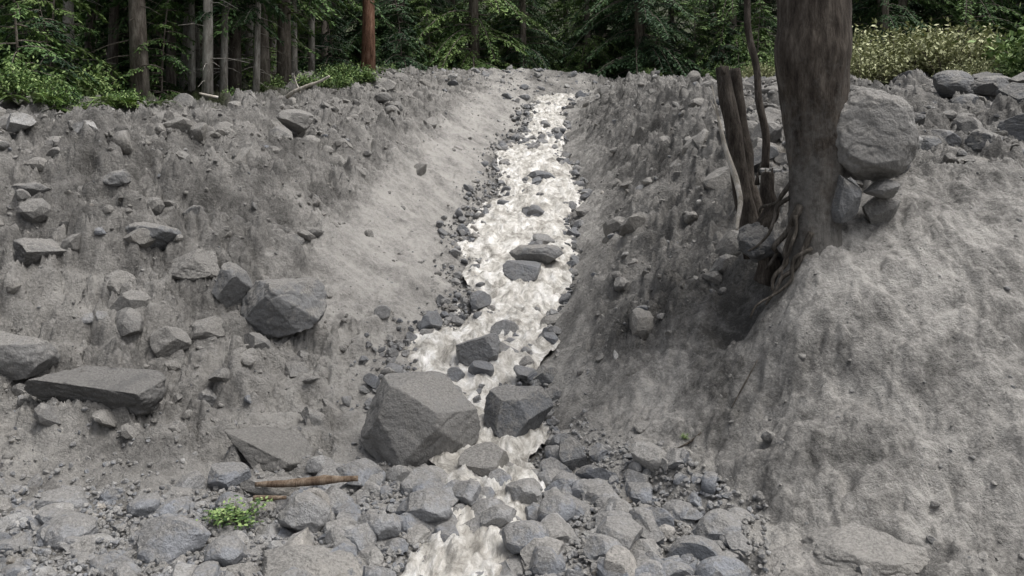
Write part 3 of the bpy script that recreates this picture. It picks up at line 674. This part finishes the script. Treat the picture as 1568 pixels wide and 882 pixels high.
def fern_mesh():
    r=np.random.default_rng(8); P=[];Dv=[];N=[];L=[];parts=[]
    for i in range(14):
        a=r.uniform(0,6.28); Ln=r.uniform(.45,.75); dh=np.array([math.cos(a),math.sin(a),0]);sd=np.array([-dh[1],dh[0],0])
        t=np.linspace(0,1,26); c=dh*(Ln*t)[:,None]+np.array([0,0,1])*(Ln*(.9*t-.85*t*t))[:,None]
        parts.append(tube(c[::5],[.006]*6,4,caps=False))
        for sg in (-1,1):
            P.append(c);Dv.append(unit(sd*sg+dh*.35+np.zeros_like(c)));N.append(np.tile([0,0,1.],(26,1))+r.normal(size=(26,3))*.1);L.append(.02+.13*np.sin(np.pi*np.clip(t*.93+.07,0,1))**.8)
    V2,F2=leaves(np.concatenate(P),np.concatenate(Dv),np.concatenate(N),np.concatenate(L),np.concatenate(L)*.32)
    V1,Q1,T1=join(parts)
    return mesh_np('fern',np.concatenate([V1,V2]),[np.concatenate([Q1,F2+len(V1)])],[M_shr],{'lf':np.concatenate([np.full(len(V1),.3),np.full(len(V2),.8)])},matidx=np.zeros(len(Q1)+len(F2)))
fm=fern_mesh()
for (x,y,s_) in [(-6.45,14.0,1.2),(-6.1,14.3,.8),(-7.1,13.9,1),(-8.1,14,1.2),(-5.4,16,.8),(-4.0,22,.9),(-7.7,13.7,.9),(-6.8,14.4,1.2)]:
    add_obj('fern',fm,(x,y,float(hz(x,y))),(0,0,r.uniform(0,6)),(s_,)*3)

# ------------------------------------------------------------------ big tree on the right bank
bt=D.objects.new('mud_splashed_tree',None); COL.objects.link(bt)
xb,yb_=2.66,7.5
pts=[(xb-.01,yb_,-1.1),(xb+.0,yb_,-.65),(xb+.0,yb_,-.35),(xb+.01,yb_,0),(xb+.02,yb_,.35),(xb-.02,yb_,.8),(xb-.03,yb_,1.0),(xb-.01,yb_,1.25),(xb+.0,yb_,2),(xb+.02,yb_+.05,5),(xb+.1,yb_+.1,10),(xb+.1,yb_+.1,14)]
rad=[.26,.23,.215,.235,.262,.30,.325,.305,.30,.27,.18,.03]
tubes_obj('trunk',[tube(pts,rad,72,.09,3,res=420)],M_barkmud,bt)
V,fs,mi,at=conifer(seed=41,H=14,crown=6.5,n_br=40,Lmax=3.0,rad=.05,leafL=.14)
o=add_obj('crown',mesh_np('crown',V,fs,[M_bark,M_conl],{'lf':at},matidx=mi),(xb+.05,yb_+.05,-.6),parent=bt)
def wob(p0,p1,n,amp,r):
    p0=np.array(p0,float);p1=np.array(p1,float); t=np.linspace(0,1,n)[:,None]
    q=p0+(p1-p0)*t; q[1:-1]+=r.normal(size=(n-2,3))*amp; return q
rr_=np.random.default_rng(12)
parts=[]
for (a,b,w) in [((2.5,7.35,-.35),(2.22,7.5,-.85),.04),((2.5,7.4,-.45),(2.25,7.35,-1.05),.035),((2.55,7.3,-.55),(2.1,7.3,-1.15),.03),((2.5,7.45,-.1),(2.2,7.7,-.5),.03),((2.45,7.5,-.3),(2.1,7.6,-.7),.022),((2.4,7.35,-.4),(2.3,7.3,-.9),.02),((2.55,7.25,-.7),(1.95,7.3,-1.3),.02)]:
    parts.append(tube(wob(np.array(a)+rr_.normal(size=3)*.03,np.array(b)+rr_.normal(size=3)*.04,6,.035,rr_),np.linspace(w,w*.35,6),7,.1,res=24))
tubes_obj('roots',parts,M_root,bt)
B(2.28,7.85,-.72,.5,.45,.5,seed=201,mat=M_clod,tint=.1,nz=.1)
def snag(name,a,b,r0,r1,seed,mat=M_dead):
    r=np.random.default_rng(seed); q=wob(a,b,7,.02,r)
    sp=[tube(q,np.linspace(r0,r1,7),14,.25,seed,res=70)]
    tip=np.array(b); dirv=unit(np.array(b)-np.array(a))
    for k in range(4):
        st=tip-dirv*.08+r.normal(size=3)*r1*.5; sp.append(tube([st,st+dirv*r.uniform(.05,.14)+r.normal(size=3)*.012],[r1*.45,.004],5))
    return tubes_obj(name,sp,mat)
snag('broken_tree_trunk',(2.30,8.05,-.85),(2.06,8.35,.98),.10,.065,1)
snag('broken_tree_trunk',(2.42,8.3,-.7),(2.22,8.5,.98),.085,.05,2)
snag('broken_tree_trunk',(2.30,7.8,-1.05),(2.38,7.95,-.05),.10,.06,3)
y_=9.3
tubes_obj('dead_sapling',[tube(wob((2.76,y_,.0),(2.50,y_+.1,2.6),8,.02,rr_),np.linspace(.045,.035,8),10,.1,res=50)],M_dead)
tubes_obj('peeled_branch',[tube([(1.93,8.3,.66),(1.98,8.2,.5),(2.02,8.1,.2),(2.10,8.0,-.1),(2.08,7.75,-.3),(2.0,7.6,-.55)],[.008,.016,.022,.03,.026,.014],8,.1,res=50),tube([(1.98,8.2,.5),(1.93,8.25,.8)],[.012,.004],6)],M_pale)
tubes_obj('fallen_branch',[tube(wob((-4.9,18.6,1.55),(-3.9,18.2,1.95),5,.04,rr_),np.linspace(.05,.025,5),8,.1,res=24),tube(wob((-4.6,18.5,1.6),(-4.7,18.4,2.0),4,.03,rr_),[.03,.02,.015,.01],6)],M_pale)
tubes_obj('fallen_branch',[tube(wob((-5.4,17.4,1.3),(-6.3,17.2,1.5),5,.03,rr_),np.linspace(.05,.025,5),8,.1,res=24)],M_pale)
def zg(x,y,o=0): return float(hz(x,y))+o
tubes_obj('driftwood',[tube([(-2.0,6.66,-2.47),(-1.75,6.62,-2.45),(-1.45,6.62,-2.42),(-1.2,6.65,-2.42)],[.02,.035,.034,.022],10,.35,res=30),tube([(-1.95,6.45,-2.50),(-1.7,6.42,-2.48)],[.025,.012],8,.2,res=10)],M_plank)
tubes_obj('twig',[tube([(1.8,7.0,zg(1.8,7.0,.02)),(1.92,7.05,zg(1.92,7.05,.04)),(2.05,7.12,zg(2.05,7.12,.02))],[.004,.008,.004],6,res=12)],M_root)
tubes_obj('twig',[tube([(1.3,6.9,zg(1.3,6.9,.02)),(1.45,6.95,zg(1.45,6.95,.04)),(1.55,7.0,zg(1.55,7.0,.02))],[.005,.010,.005],6,res=12)],M_dead)

# ------------------------------------------------------------------ light, sky, camera
w=D.worlds.new('World'); scene.world=w; w.use_nodes=True
nt=w.node_tree; bg=nt.nodes['Background']
sky=nt.nodes.new('ShaderNodeTexSky'); sky.sky_type='NISHITA'; sky.sun_disc=False
EL,AZ=math.radians(66),math.radians(110)
sky.sun_elevation=EL; sky.sun_rotation=AZ; sky.dust_density=6; sky.air_density=1.0; sky.ozone_density=1
hs=nt.nodes.new('ShaderNodeHueSaturation'); hs.inputs['Saturation'].default_value=.4
nt.links.new(sky.outputs[0],hs.inputs['Color']); nt.links.new(hs.outputs[0],bg.inputs[0]); bg.inputs[1].default_value=.15
sl=D.lights.new('sun','SUN'); sl.energy=2.6; sl.angle=math.radians(35); sl.color=(1,.98,.95)
so=D.objects.new('sun',sl); COL.objects.link(so)
dirv=Vector((math.sin(AZ)*math.cos(EL),math.cos(AZ)*math.cos(EL),math.sin(EL)))
so.rotation_euler=dirv.to_track_quat('Z','Y').to_euler()
cam=D.cameras.new('camera'); co=D.objects.new('camera',cam); COL.objects.link(co)
co.location=(0,0,0); co.rotation_euler=(math.radians(90),0,0)
cam.lens=30; cam.sensor_width=36; cam.shift_y=-184/1568; cam.clip_end=1000; cam.clip_start=.05
scene.camera=co
scene.view_settings.view_transform='Standard'
try: scene.view_settings.look='None'
except Exception: pass
scene.view_settings.exposure=0
print('total',time.time()-T0)
